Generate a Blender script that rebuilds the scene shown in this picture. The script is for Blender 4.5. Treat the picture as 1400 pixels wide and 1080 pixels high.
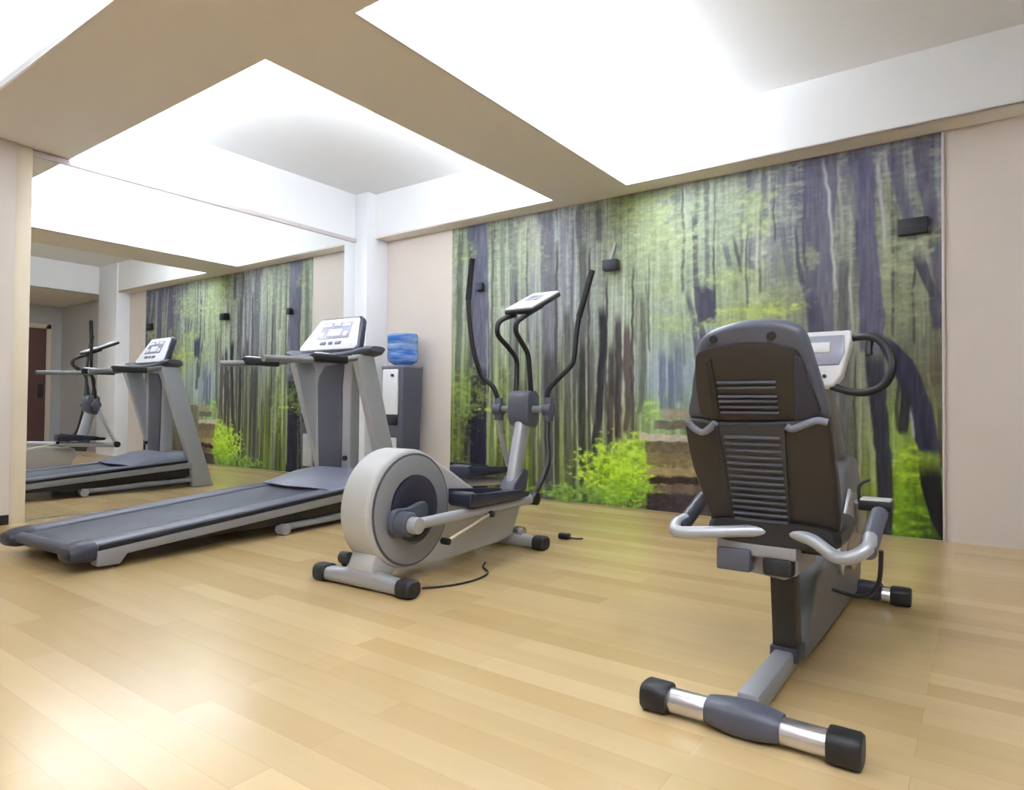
import bpy, bmesh, math
import numpy as np
from mathutils import Vector, Matrix

for o in list(bpy.data.objects):
    bpy.data.objects.remove(o)
C = bpy.context.scene.collection
S = bpy.context.scene
PI = math.pi

# ------------------------------------------------------------------ camera
cam_d = bpy.data.cameras.new('camera'); cam = bpy.data.objects.new('camera', cam_d); C.objects.link(cam)
cam_d.sensor_fit = 'HORIZONTAL'; cam_d.sensor_width = 36.0; cam_d.lens = 895.43 / 1400 * 36.0
cam_d.clip_start = 0.02
YAW, PITCH, ROLL = 0.62262288, 0.01916902, 0.00839024
F = Vector((-math.sin(YAW) * math.cos(PITCH), math.cos(YAW) * math.cos(PITCH), math.sin(PITCH)))
R0 = Vector((math.cos(YAW), math.sin(YAW), 0)); U0 = R0.cross(F)
R = R0 * math.cos(ROLL) + U0 * math.sin(ROLL); U = U0 * math.cos(ROLL) - R0 * math.sin(ROLL)
m = Matrix.Identity(4)
for i in range(3):
    m[i][0] = R[i]; m[i][1] = U[i]; m[i][2] = -F[i]
m[2][3] = 0.8
cam.matrix_world = m
S.camera = cam

# ------------------------------------------------------------------ world, exposure
w = bpy.data.worlds.new('world'); S.world = w; w.use_nodes = True
w.node_tree.nodes['Background'].inputs[0].default_value = (0.9, 0.95, 1, 1)
w.node_tree.nodes['Background'].inputs[1].default_value = 0.05
S.view_settings.view_transform = 'Standard'; S.view_settings.look = 'None'
S.view_settings.gamma = 1.0; S.view_settings.use_curve_mapping = False
S.view_settings.exposure = 0.46

# room numbers (metres)
XL, XR, YB, YN, HC, HT = -5.28, 2.9, 4.84, -2.6, 2.541, 3.0
# coffers: x0, x1, y0, y1
COFFERS = {'nw': (XL, -2.919, 1.917, 4.662), 'ne': (-2.261, 0.95, 1.917, 4.662),
           'sw': (XL, -2.919, -1.6, 1.265), 'se': (-2.261, 0.95, -1.6, 1.265)}
TR = 0.11   # depth of the cove trough behind the lip

# ------------------------------------------------------------------ cove lamps and one added fill lamp
def cove(x, y, z, sx, sy, tilt, power, name='cove_or_fill_light'):
    d = bpy.data.lights.new(name, 'AREA'); d.shape = 'RECTANGLE'; d.size = sx; d.size_y = sy
    d.energy = power; d.color = (0.82, 0.89, 1.0)
    o = bpy.data.objects.new(name, d); C.objects.link(o); o.location = (x, y, z)
    o.rotation_euler = tilt
    return o
for k, (x0, x1, y0, y1) in COFFERS.items():
    yc, ly = (y0 + y1) / 2, (y1 - y0 - .1)
    PW = 30 * {'nw': .62, 'sw': .2, 'ne': .82, 'se': .34}[k]
    if k in ('nw', 'sw'):
        cove(x1 + TR * .5, yc, HC + .045, .07, ly, (0, PI, 0), PW * ly)
        xc, lx = (x0 + x1) / 2, (x1 - x0 - .1)
    else:
        cove(x0 - TR * .5, yc, HC + .045, .07, ly, (0, PI, 0), PW * ly * 1.25)
        xc, lx = (x0 + x1) / 2, (x1 - x0 - .1)
    if k == 'se':
        cove(x1 - .05, yc, HC + .08, .07, ly, (0, PI, 0), PW * ly * 3.8)  # added fill lamp in the unseen coffer, brightens the right foreground; no cove here
    if k in ('nw',):
        cove(xc, y0 - TR * .5, HC + .045, lx, .07, (PI, 0, 0), PW * lx)
    if k in ('sw','se'):
        cove(xc, y1 + TR * .5, HC + .045, lx, .07, (PI, 0, 0), PW * lx)

# ------------------------------------------------------------------ materials
def srgb(r, g, b):
    f = lambda c: (c / 12.92 if c <= .04045 else ((c + .055) / 1.055) ** 2.4)
    return (f(r / 255), f(g / 255), f(b / 255), 1)

def mat(name, col, rough=.5, metal=0., spec=.5, noise=0., nscale=40., bump=0., coat=0.):
    mt = bpy.data.materials.new(name); mt.use_nodes = True
    nt = mt.node_tree; b = nt.nodes['Principled BSDF']
    b.inputs['Base Color'].default_value = col; b.inputs['Roughness'].default_value = rough
    b.inputs['Metallic'].default_value = metal; b.inputs['Specular IOR Level'].default_value = spec
    if coat: b.inputs['Coat Weight'].default_value = coat
    tc = nt.nodes.new('ShaderNodeTexCoord'); n = nt.nodes.new('ShaderNodeTexNoise')
    n.inputs['Scale'].default_value = nscale; n.inputs['Detail'].default_value = 3
    nt.links.new(tc.outputs['Object'], n.inputs['Vector'])
    if noise:
        mx = nt.nodes.new('ShaderNodeMix'); mx.data_type = 'RGBA'
        mx.inputs[6].default_value = tuple(c * (1 - noise) for c in col[:3]) + (1,)
        mx.inputs[7].default_value = tuple(min(1, c * (1 + noise)) for c in col[:3]) + (1,)
        nt.links.new(n.outputs['Fac'], mx.inputs[0]); nt.links.new(mx.outputs[2], b.inputs['Base Color'])
    if bump:
        bp = nt.nodes.new('ShaderNodeBump'); bp.inputs['Strength'].default_value = bump
        bp.inputs['Distance'].default_value = .002
        nt.links.new(n.outputs['Fac'], bp.inputs['Height']); nt.links.new(bp.outputs[0], b.inputs['Normal'])
    return mt

M = {}
M['plaster'] = mat('white_plaster', srgb(238, 238, 238), .85, noise=.02, nscale=3, bump=.05)
M['wall'] = mat('beige_wall_paint', srgb(212, 200, 189), .7, noise=.02, nscale=4, bump=.05)
M['soffit'] = mat('tan_soffit_paint', srgb(234, 226, 215), .75, noise=.02, nscale=3, bump=.05)
M['column'] = mat('white_column_paint', srgb(236, 236, 238), .6, noise=.01, nscale=3)
M['greywall'] = mat('grey_wall_paint', srgb(190, 190, 190), .75, noise=.02, nscale=3)
M['cream'] = mat('cream_frame_paint', srgb(222, 208, 182), .5, noise=.02, nscale=6)
M['baseboard'] = mat('dark_baseboard', srgb(40, 38, 42), .4)
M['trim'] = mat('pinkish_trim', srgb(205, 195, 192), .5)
M['doorwood'] = mat('dark_red_door', srgb(92, 62, 58), .4, noise=.25, nscale=5)
M['doorpanel'] = mat('pale_red_door_panel', srgb(150, 105, 95), .4, noise=.2, nscale=5)
M['silver'] = mat('silver_plastic', srgb(172, 174, 178), .38, .35, noise=.03, nscale=25)
M['silverd'] = mat('dull_silver_paint', srgb(147, 148, 152), .42, .3, noise=.03, nscale=25)
M['lightgrey'] = mat('light_grey_plastic', srgb(188, 187, 184), .5, .05, noise=.03, nscale=25)
M['midgrey'] = mat('mid_grey_plastic', srgb(120, 122, 122), .45, .1, noise=.04, nscale=25)
M['shroudgrey'] = mat('dark_grey_shroud', srgb(104, 105, 108), .45, .1, noise=.04, nscale=25)
M['chrome'] = mat('brushed_metal', srgb(205, 203, 205), .25, .85, noise=.03, nscale=60)
M['slate'] = mat('slate_plastic', srgb(78, 80, 92), .42, noise=.06, nscale=25, bump=.1)
M['slatelt'] = mat('light_slate_plastic', srgb(112, 114, 128), .38, noise=.06, nscale=25, bump=.1)
M['railgrey'] = mat('rail_plastic', srgb(98, 99, 112), .4, noise=.05, nscale=25)
M['navy'] = mat('navy_black_plastic', srgb(40, 42, 58), .4, noise=.06, nscale=25)
M['black'] = mat('black_rubber', srgb(24, 24, 28), .5, noise=.1, nscale=40)
M['foam'] = mat('black_foam', srgb(32, 32, 34), .8, noise=.15, nscale=120, bump=.4)
M['belt'] = mat('treadmill_belt', srgb(84, 86, 96), .55, noise=.12, nscale=200, bump=.3)
M['brown'] = mat('dark_brown_plastic', srgb(38, 34, 32), .45, noise=.08, nscale=20, bump=.1)
M['brownrib'] = mat('ribbed_dark_plastic', srgb(42, 43, 47), .35, noise=.08, nscale=20)
M['screenwhite'] = mat('white_display_face', srgb(225, 224, 228), .3, noise=.01)
M['screengrey'] = mat('grey_display_glass', srgb(150, 150, 166), .15, noise=.03)
M['tan'] = mat('warm_tan_plastic', srgb(165, 152, 138), .5, noise=.05)
M['creambar'] = mat('pale_cream_bar', srgb(215, 205, 180), .4, .2)
M['white'] = mat('white_plastic', srgb(225, 225, 225), .35)

def mirror_mat():
    mt = bpy.data.materials.new('mirror_glass'); mt.use_nodes = True
    b = mt.node_tree.nodes['Principled BSDF']
    b.inputs['Base Color'].default_value = (.88, .9, .89, 1); b.inputs['Metallic'].default_value = 1
    b.inputs['Roughness'].default_value = .0
    return mt
M['mirror'] = mirror_mat()

def bottle_mat():
    mt = bpy.data.materials.new('blue_clear_plastic'); mt.use_nodes = True
    nt = mt.node_tree; b = nt.nodes['Principled BSDF']
    tc = nt.nodes.new('ShaderNodeTexCoord'); n = nt.nodes.new('ShaderNodeTexNoise')
    mp = nt.nodes.new('ShaderNodeMapping'); mp.inputs['Scale'].default_value = (3, 3, 14)
    nt.links.new(tc.outputs['Object'], mp.inputs[0]); nt.links.new(mp.outputs[0], n.inputs['Vector'])
    n.inputs['Scale'].default_value = 1.5
    cr = nt.nodes.new('ShaderNodeValToRGB')
    cr.color_ramp.elements[0].position = .35; cr.color_ramp.elements[0].color = srgb(70, 120, 205)
    cr.color_ramp.elements[1].position = .65; cr.color_ramp.elements[1].color = srgb(165, 195, 232)
    nt.links.new(n.outputs['Fac'], cr.inputs[0]); nt.links.new(cr.outputs[0], b.inputs['Base Color'])
    b.inputs['Roughness'].default_value = .08; b.inputs['Transmission Weight'].default_value = .45
    b.inputs['IOR'].default_value = 1.2
    return mt
M['bottle'] = bottle_mat()

def floor_mat():
    mt = bpy.data.materials.new('oak_laminate'); mt.use_nodes = True
    nt = mt.node_tree; b = nt.nodes['Principled BSDF']; L = nt.links.new
    tc = nt.nodes.new('ShaderNodeTexCoord')
    mp0 = nt.nodes.new('ShaderNodeMapping'); mp0.inputs['Location'].default_value = (.13, -.075, 0); L(tc.outputs['Object'], mp0.inputs[0])
    def brick(wd, rh, c1, c2, mortar, ms, off):
        bk = nt.nodes.new('ShaderNodeTexBrick'); bk.offset = off; bk.offset_frequency = 2
        bk.inputs['Scale'].default_value = 1; bk.inputs['Brick Width'].default_value = wd
        bk.inputs['Row Height'].default_value = rh; bk.inputs['Mortar Size'].default_value = ms
        bk.inputs['Mortar Smooth'].default_value = .3
        bk.inputs['Color1'].default_value = c1; bk.inputs['Color2'].default_value = c2
        bk.inputs['Mortar'].default_value = mortar
        L(mp0.outputs[0], bk.inputs['Vector']); return bk
    a = brick(1.15, .101, srgb(*(204, 177, 130)), srgb(*(190, 160, 110)), srgb(180, 148, 104), .0007, .37)
    c = brick(3.45, .202, (1.0, 1.0, 1.0, 1), (.90, .89, .86, 1), (.95, .95, .93, 1), .0006, .43)
    mp = nt.nodes.new('ShaderNodeMapping'); mp.inputs['Scale'].default_value = (.9, 9, 1)
    L(tc.outputs['Object'], mp.inputs[0])
    g = nt.nodes.new('ShaderNodeTexNoise'); g.inputs['Scale'].default_value = 1.6; g.inputs['Detail'].default_value = 3
    g.inputs['Distortion'].default_value = .6; L(mp.outputs[0], g.inputs['Vector'])
    gr = nt.nodes.new('ShaderNodeMapRange'); gr.inputs[3].default_value = .93; gr.inputs[4].default_value = 1.06
    L(g.outputs['Fac'], gr.inputs[0])
    n2 = nt.nodes.new('ShaderNodeTexNoise'); n2.inputs['Scale'].default_value = 1.1; L(tc.outputs['Object'], n2.inputs['Vector'])
    r2 = nt.nodes.new('ShaderNodeMapRange'); r2.inputs[3].default_value = .93; r2.inputs[4].default_value = 1.06
    L(n2.outputs['Fac'], r2.inputs[0])
    def mul(x, y):
        k = nt.nodes.new('ShaderNodeMix'); k.data_type = 'RGBA'; k.blend_type = 'MULTIPLY'; k.inputs[0].default_value = 1
        L(x, k.inputs[6]); L(y, k.inputs[7]); return k.outputs[2]
    o = mul(a.outputs['Color'], c.outputs['Color']); o = mul(o, gr.outputs[0]); o = mul(o, r2.outputs[0])
    L(o, b.inputs['Base Color'])
    rr = nt.nodes.new('ShaderNodeMapRange'); rr.inputs[3].default_value = .20; rr.inputs[4].default_value = .25
    L(g.outputs['Fac'], rr.inputs[0]); L(rr.outputs[0], b.inputs['Roughness'])
    b.inputs['Specular IOR Level'].default_value = .75
    return mt
M['floor'] = floor_mat()

def mural_mat():
    mt = bpy.data.materials.new('printed_forest_wallpaper'); mt.use_nodes = True
    nt = mt.node_tree; b = nt.nodes['Principled BSDF']; L = nt.links.new
    at = nt.nodes.new('ShaderNodeAttribute'); at.attribute_name = 'paint'
    tc = nt.nodes.new('ShaderNodeTexCoord'); mp = nt.nodes.new('ShaderNodeMapping'); mp.inputs['Scale'].default_value = (60, 1, 22)
    n = nt.nodes.new('ShaderNodeTexNoise'); n.inputs['Scale'].default_value = 1; n.inputs['Detail'].default_value = 4
    L(tc.outputs['Object'], mp.inputs[0]); L(mp.outputs[0], n.inputs['Vector'])
    r = nt.nodes.new('ShaderNodeMapRange'); r.inputs[3].default_value = .82; r.inputs[4].default_value = 1.18
    L(n.outputs['Fac'], r.inputs[0])
    k = nt.nodes.new('ShaderNodeMix'); k.data_type = 'RGBA'; k.blend_type = 'MULTIPLY'; k.inputs[0].default_value = 1
    L(at.outputs['Color'], k.inputs[6]); L(r.outputs[0], k.inputs[7]); L(k.outputs[2], b.inputs['Base Color'])
    b.inputs['Roughness'].default_value = .6; b.inputs['Specular IOR Level'].default_value = .3
    return mt
M['mural'] = mural_mat()

# ------------------------------------------------------------------ mesh helpers
def new(): return bmesh.new()

def absorb(bm, t, mtx=None):
    if mtx is not None: bmesh.ops.transform(t, matrix=mtx, verts=t.verts)
    me = bpy.data.meshes.new('tmp'); t.to_mesh(me); t.free(); bm.from_mesh(me); bpy.data.meshes.remove(me)
    return bm

def bevel(t, b, seg=2, ang=.5):
    if b <= 0: return
    t.normal_update()
    es = [e for e in t.edges if len(e.link_faces) == 2 and e.calc_face_angle() > ang]
    if es: bmesh.ops.bevel(t, geom=es, offset=b, segments=seg, profile=.5, affect='EDGES', clamp_overlap=True)

def box(bm, x0, x1, y0, y1, z0, z1, b=.005, seg=2, mtx=None, taper=None):
    t = bmesh.new(); bmesh.ops.create_cube(t, size=1)
    for v in t.verts:
        sx, sy = 1, 1
        if taper and v.co.z < 0: sx, sy = taper
        v.co = Vector(((x0 + x1) / 2 + v.co.x * sx * (x1 - x0), (y0 + y1) / 2 + v.co.y * sy * (y1 - y0), (z0 + z1) / 2 + v.co.z * (z1 - z0)))
    bevel(t, b, seg); return absorb(bm, t, mtx)

def prism(bm, pts, axis, a0, a1, b=.004, seg=2, mtx=None):
    """pts 2D outline; axis 0: (y,z), 1: (x,z), 2: (x,y); extruded a0..a1 along the axis."""
    t = bmesh.new()
    def P(p, a): return ((a, p[0], p[1]), (p[0], a, p[1]), (p[0], p[1], a))[axis]
    A = [t.verts.new(P(p, a0)) for p in pts]; B = [t.verts.new(P(p, a1)) for p in pts]
    t.faces.new(A); t.faces.new(B[::-1]); n = len(pts)
    for i in range(n): t.faces.new((A[i], B[i], B[(i + 1) % n], A[(i + 1) % n]))
    bmesh.ops.recalc_face_normals(t, faces=t.faces)
    bevel(t, b, seg, .9); return absorb(bm, t, mtx)

def catmull(pts, n=6):
    P = [Vector(p) for p in pts]
    if len(P) < 3: return P
    out = []
    for i in range(len(P) - 1):
        p0 = P[max(0, i - 1)]; p1 = P[i]; p2 = P[i + 1]; p3 = P[min(len(P) - 1, i + 2)]
        for k in range(n):
            s = k / n
            out.append(.5 * ((2 * p1) + (p2 - p0) * s + (2 * p0 - 5 * p1 + 4 * p2 - p3) * s * s + (3 * p1 - p0 - 3 * p2 + p3) * s ** 3))
    out.append(P[-1]); return out

def tube(bm, pts, r, seg=12, smooth=6, closed=False, flat=1.0, up=(0, 0, 1), r1=None):
    P = catmull(pts, smooth) if smooth else [Vector(p) for p in pts]
    n = len(P); t = bmesh.new(); rings = []; prev = None
    for i, p in enumerate(P):
        d = (P[min(i + 1, n - 1)] - P[max(i - 1, 0)]).normalized()
        if prev is None:
            u = Vector(up); u = (u - d * u.dot(d))
            if u.length < .1: u = Vector((1, 0, 0)) - d * d.x
        else: u = prev - d * prev.dot(d)
        u.normalize(); prev = u; s = d.cross(u)
        rr = r if r1 is None else r + (r1 - r) * i / (n - 1)
        rings.append([t.verts.new(p + u * math.cos(2 * PI * k / seg) * rr + s * math.sin(2 * PI * k / seg) * rr * flat) for k in range(seg)])
    for a, b in zip(rings, rings[1:]):
        for k in range(seg): t.faces.new((a[k], a[(k + 1) % seg], b[(k + 1) % seg], b[k]))
    t.faces.new(rings[0][::-1]); t.faces.new(rings[-1])
    bmesh.ops.recalc_face_normals(t, faces=t.faces)
    return absorb(bm, t)

def rod(bm, a, b, r, seg=20, bev=.004, flat=1.0, up=(0, 0, 1)):
    t = bmesh.new(); tube(t, [a, b], r, seg, 0, flat=flat, up=up); bevel(t, bev, 2, .9); return absorb(bm, t)

def lathe(bm, prof, axis='z', c=(0, 0, 0), seg=32, sx=1, sy=1):
    """prof: (radius, height)."""
    t = bmesh.new(); rings = []
    for r, h in prof:
        ring = []
        for k in range(seg):
            a = 2 * PI * k / seg; x, y = r * math.cos(a) * sx, r * math.sin(a) * sy
            v = {'z': (x, y, h), 'x': (h, x, y), 'y': (x, h, y)}[axis]
            ring.append(t.verts.new(Vector(v) + Vector(c)))
        rings.append(ring)
    for a, b in zip(rings, rings[1:]):
        for k in range(seg): t.faces.new((a[k], a[(k + 1) % seg], b[(k + 1) % seg], b[k]))
    t.faces.new(rings[0][::-1]); t.faces.new(rings[-1])
    bmesh.ops.recalc_face_normals(t, faces=t.faces); return absorb(bm, t)

def loft(bm, rings):
    t = bmesh.new(); R_ = [[t.verts.new(p) for p in r] for r in rings]; n = len(rings[0])
    for a, b in zip(R_, R_[1:]):
        for k in range(n): t.faces.new((a[k], a[(k + 1) % n], b[(k + 1) % n], b[k]))
    t.faces.new(R_[0][::-1]); t.faces.new(R_[-1])
    bmesh.ops.recalc_face_normals(t, faces=t.faces); return absorb(bm, t)

def rrect(cx, cy, hx, hy, e=4, n=24):
    """superellipse ring, 2D"""
    o = []
    for k in range(n):
        a = 2 * PI * k / n; c, s = math.cos(a), math.sin(a)
        o.append((cx + hx * math.copysign(abs(c) ** (2 / e), c), cy + hy * math.copysign(abs(s) ** (2 / e), s)))
    return o

def smoothline(pts, n=6, closed=True):
    """2D closed catmull outline"""
    P = [Vector((p[0], p[1], 0)) for p in pts]; N = len(P); out = []
    for i in range(N):
        p0, p1, p2, p3 = P[i - 1], P[i], P[(i + 1) % N], P[(i + 2) % N]
        for k in range(n):
            s = k / n
            q = .5 * ((2 * p1) + (p2 - p0) * s + (2 * p0 - 5 * p1 + 4 * p2 - p3) * s * s + (3 * p1 - p0 - 3 * p2 + p3) * s ** 3)
            out.append((q.x, q.y))
    return out

def obj(name, bm, m, parent=None, label=None, sharp=.7):
    bm.normal_update()
    for f in bm.faces: f.smooth = True
    for e in bm.edges:
        if len(e.link_faces) == 2 and e.calc_face_angle() > sharp: e.smooth = False
    me = bpy.data.meshes.new(name); bm.to_mesh(me); bm.free()
    me.materials.append(m)
    o = bpy.data.objects.new(name, me); C.objects.link(o)
    if parent is not None: o.parent = parent
    if label: o['label'] = label
    return o

def struct(name, bm, m):
    o = obj(name, bm, m); o['kind'] = 'structure'; return o

def tag(o, label, cat, group=None):
    o['label'] = label; o['category'] = cat
    if group: o['group'] = group
    return o

def thing(name, label, cat, loc=(0, 0, 0), rz=0, group=None):
    o = bpy.data.objects.new(name, None); C.objects.link(o); o.location = loc; o.rotation_euler = (0, 0, rz)
    o.empty_display_size = .1
    return tag(o, label, cat, group)

# ------------------------------------------------------------------ setting
T_ = .1
b = new(); box(b, XL - T_, XR + T_, YN - T_, YB + T_, -.1, 0, 0); struct('floor', b, M['floor'])
b = new(); box(b, XL - T_, XR + T_, YB, YB + T_, 0, HT + .1, 0); struct('wall_back', b, M['wall'])
b = new(); box(b, XL - T_, XR + T_, YN - T_, YN, 0, HT + .1, 0); struct('wall_front', b, M['wall'])
b = new(); box(b, XR, XR + T_, YN, YB, 0, HT + .1, 0); struct('wall_right', b, M['greywall'])
b = new(); box(b, XL - T_, XL - .012, YN, YB, 0, HT + .1, 0); struct('wall_left', b, M['plaster'])
# left wall forward of the mirror stands a little proud of the glass
b = new(); box(b, XL - .012, XL + .05, YN, 1.592, 0, HC, 0); struct('wall_side', b, M['wall'])
b = new(); box(b, XL - .012, XL + .03, 1.592, 1.69, 0.0, HC, .003); struct('trim_mirror_edge', b, M['cream'])
b = new(); box(b, XL + .05, XL + .062, YN, 1.59, 0, .065, .002); struct('baseboard_left', b, M['baseboard'])
b = new(); box(b, XL - .012, XL + .012, 1.69, 4.55, HC - .045, HC - .005, .002); struct('trim_mirror_top', b, M['trim'])
# corner columns
b = new(); box(b, XL - .01, -5.105, 4.545, YB, 0, HT, .003); struct('column_left', b, M['column'])
b = new(); box(b, .33, .95, 4.64, YB, 0, HT, .003); struct('column_right', b, M['column'])
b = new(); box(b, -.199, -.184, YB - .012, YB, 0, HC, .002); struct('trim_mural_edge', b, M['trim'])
# grey wall skin right of the column
b = new(); box(b, .95, XR, YB - .012, YB, 0, HC, 0); struct('wall_back_grey', b, M['greywall'])
# ceiling: coffer tops
b = new(); box(b, XL - T_, XR + T_, YN - T_, YB + T_, HT, HT + .1, 0); struct('ceiling', b, M['plaster'])

def soffit():
    """tan beams: underside slab with four rectangular openings, open troughs behind"""
    b = new()
    xs = [XL - .012, -2.919, -2.261, .95, XR]; ys = [YN, -1.6, 1.265, 1.917, 4.662, YB]
    for i in range(4):
        for j in range(5):
            if i in (0, 2) and j in (1, 3): continue
            box(b, xs[i], xs[i + 1], ys[j], ys[j + 1], HC, HC + .02, 0)
    bmesh.ops.remove_doubles(b, verts=b.verts, dist=1e-5)
    return b
struct('ceiling_beams', soffit(), M['soffit'])
# white upper faces of the beams (set back behind the lip where a lamp trough runs) and the lips
b = new(); box(b, -2.919 + TR, -2.261 - TR, YN, YB, HC + .02, HT, 0); struct('ceiling_beam_core', b, M['plaster'])
b = new()
for x0, x1 in ((XL - .012, -2.919 + TR), (-2.261 - TR, .95)):
    box(b, x0, x1, 1.265 + TR, 1.917 - TR, HC + .02, HT, 0)
    box(b, x0, x1, 4.662, YB, HC + .02, HT, 0)
    box(b, x0, x1, YN, -1.6, HC + .02, HT, 0)
box(b, .95, XR, YN, YB, HC + .02, HT, 0)
struct('ceiling_cross_core', b, M['plaster'])
b = new()
LIP = .055
for y0, y1 in ((1.917, 4.662), (-1.6, 1.265)):
    box(b, -2.918, -2.906, y0, y1, HC + .02, HC + LIP, 0)
    box(b, -2.274, -2.262, y0, y1, HC + .02, HC + LIP, 0)
box(b, XL, -2.919, 1.905, 1.917, HC + .02, HC + LIP, 0); box(b, -2.261, .95, 1.905, 1.917, HC + .02, HC + LIP, 0)
box(b, XL, -2.919, 1.265, 1.277, HC + .02, HC + LIP, 0); box(b, -2.261, .95, 1.265, 1.277, HC + .02, HC + LIP, 0)
struct('trim_cove_lips', b, M['plaster'])
# door reflected in the mirror
d = new(); box(d, XR - .03, XR, 3.72, 3.80, 0, 2.2, .003); box(d, XR - .03, XR, 4.58, 4.66, 0, 2.2, .003); box(d, XR - .03, XR, 3.72, 4.66, 2.12, 2.2, .003)
struct('trim_door_frame', d, M['cream'])
dr = new(); box(dr, XR - .045, XR - .001, 3.80, 4.58, 0.005, 2.12, .003)
door = struct('door_1', dr, M['doorwood'])
p_ = new(); box(p_, XR - .055, XR - .044, 3.9, 4.3, .35, 1.95, .004); obj('door_panel', p_, M['doorpanel'], door)
h_ = new(); rod(h_, (XR - .1, 4.5, 1.02), (XR - .045, 4.5, 1.02), .022); box(h_, XR - .06, XR - .045, 4.46, 4.54, .9, 1.14, .003); obj('door_handle', h_, M['black'], door, 'black door handle plate')

# ------------------------------------------------------------------ mirror
b = new(); box(b, XL - .011, XL, 1.69, 4.545, .012, HC - .045, 0)
tag(obj('wall_mirror', b, M['mirror']), 'large frameless wall mirror covering the left wall behind the treadmill', 'mirror')

# ------------------------------------------------------------------ forest mural
MURAL_COLS=[-4.194, -3.474, -2.858, -2.377, -2.062, -1.711, -1.285, -0.946, -0.721, -0.467, -0.185]
MURAL_ROWS=[0, 0.2, 0.4, 0.6, 0.75, 0.88, 1]
MURAL_BG=[[(120,130,105),(150,155,140),(165,168,174),(150,165,125),(165,175,160),(150,160,140),(140,145,140),(125,122,140),(130,128,142),(130,130,140),(108,106,130)],[(155,165,145),(175,185,158),(170,173,180),(172,185,152),(178,190,160),(165,178,150),(160,170,150),(130,132,142),(140,145,132),(145,150,128),(125,128,135)],[(160,170,135),(172,180,160),(172,175,178),(170,180,158),(172,188,152),(160,175,150),(165,180,115),(140,145,125),(130,132,125),(148,152,122),(135,138,112)],[(150,168,105),(160,175,122),(162,168,142),(165,175,150),(150,165,178),(158,175,182),(150,160,145),(140,142,122),(130,132,112),(122,125,98),(110,108,88)],[(130,145,82),(165,185,95),(150,160,112),(158,160,105),(155,190,125),(150,165,120),(140,150,110),(130,125,100),(125,120,95),(150,180,75),(120,130,70)],[(130,140,82),(150,170,85),(148,165,92),(165,195,62),(135,120,92),(130,115,92),(120,110,90),(120,110,90),(112,108,80),(140,172,50),(100,120,50)],[(125,130,75),(130,160,80),(122,150,75),(115,140,68),(85,72,70),(80,70,68),(82,72,68),(88,78,72),(98,98,60),(108,142,38),(60,70,32)]]
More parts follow.
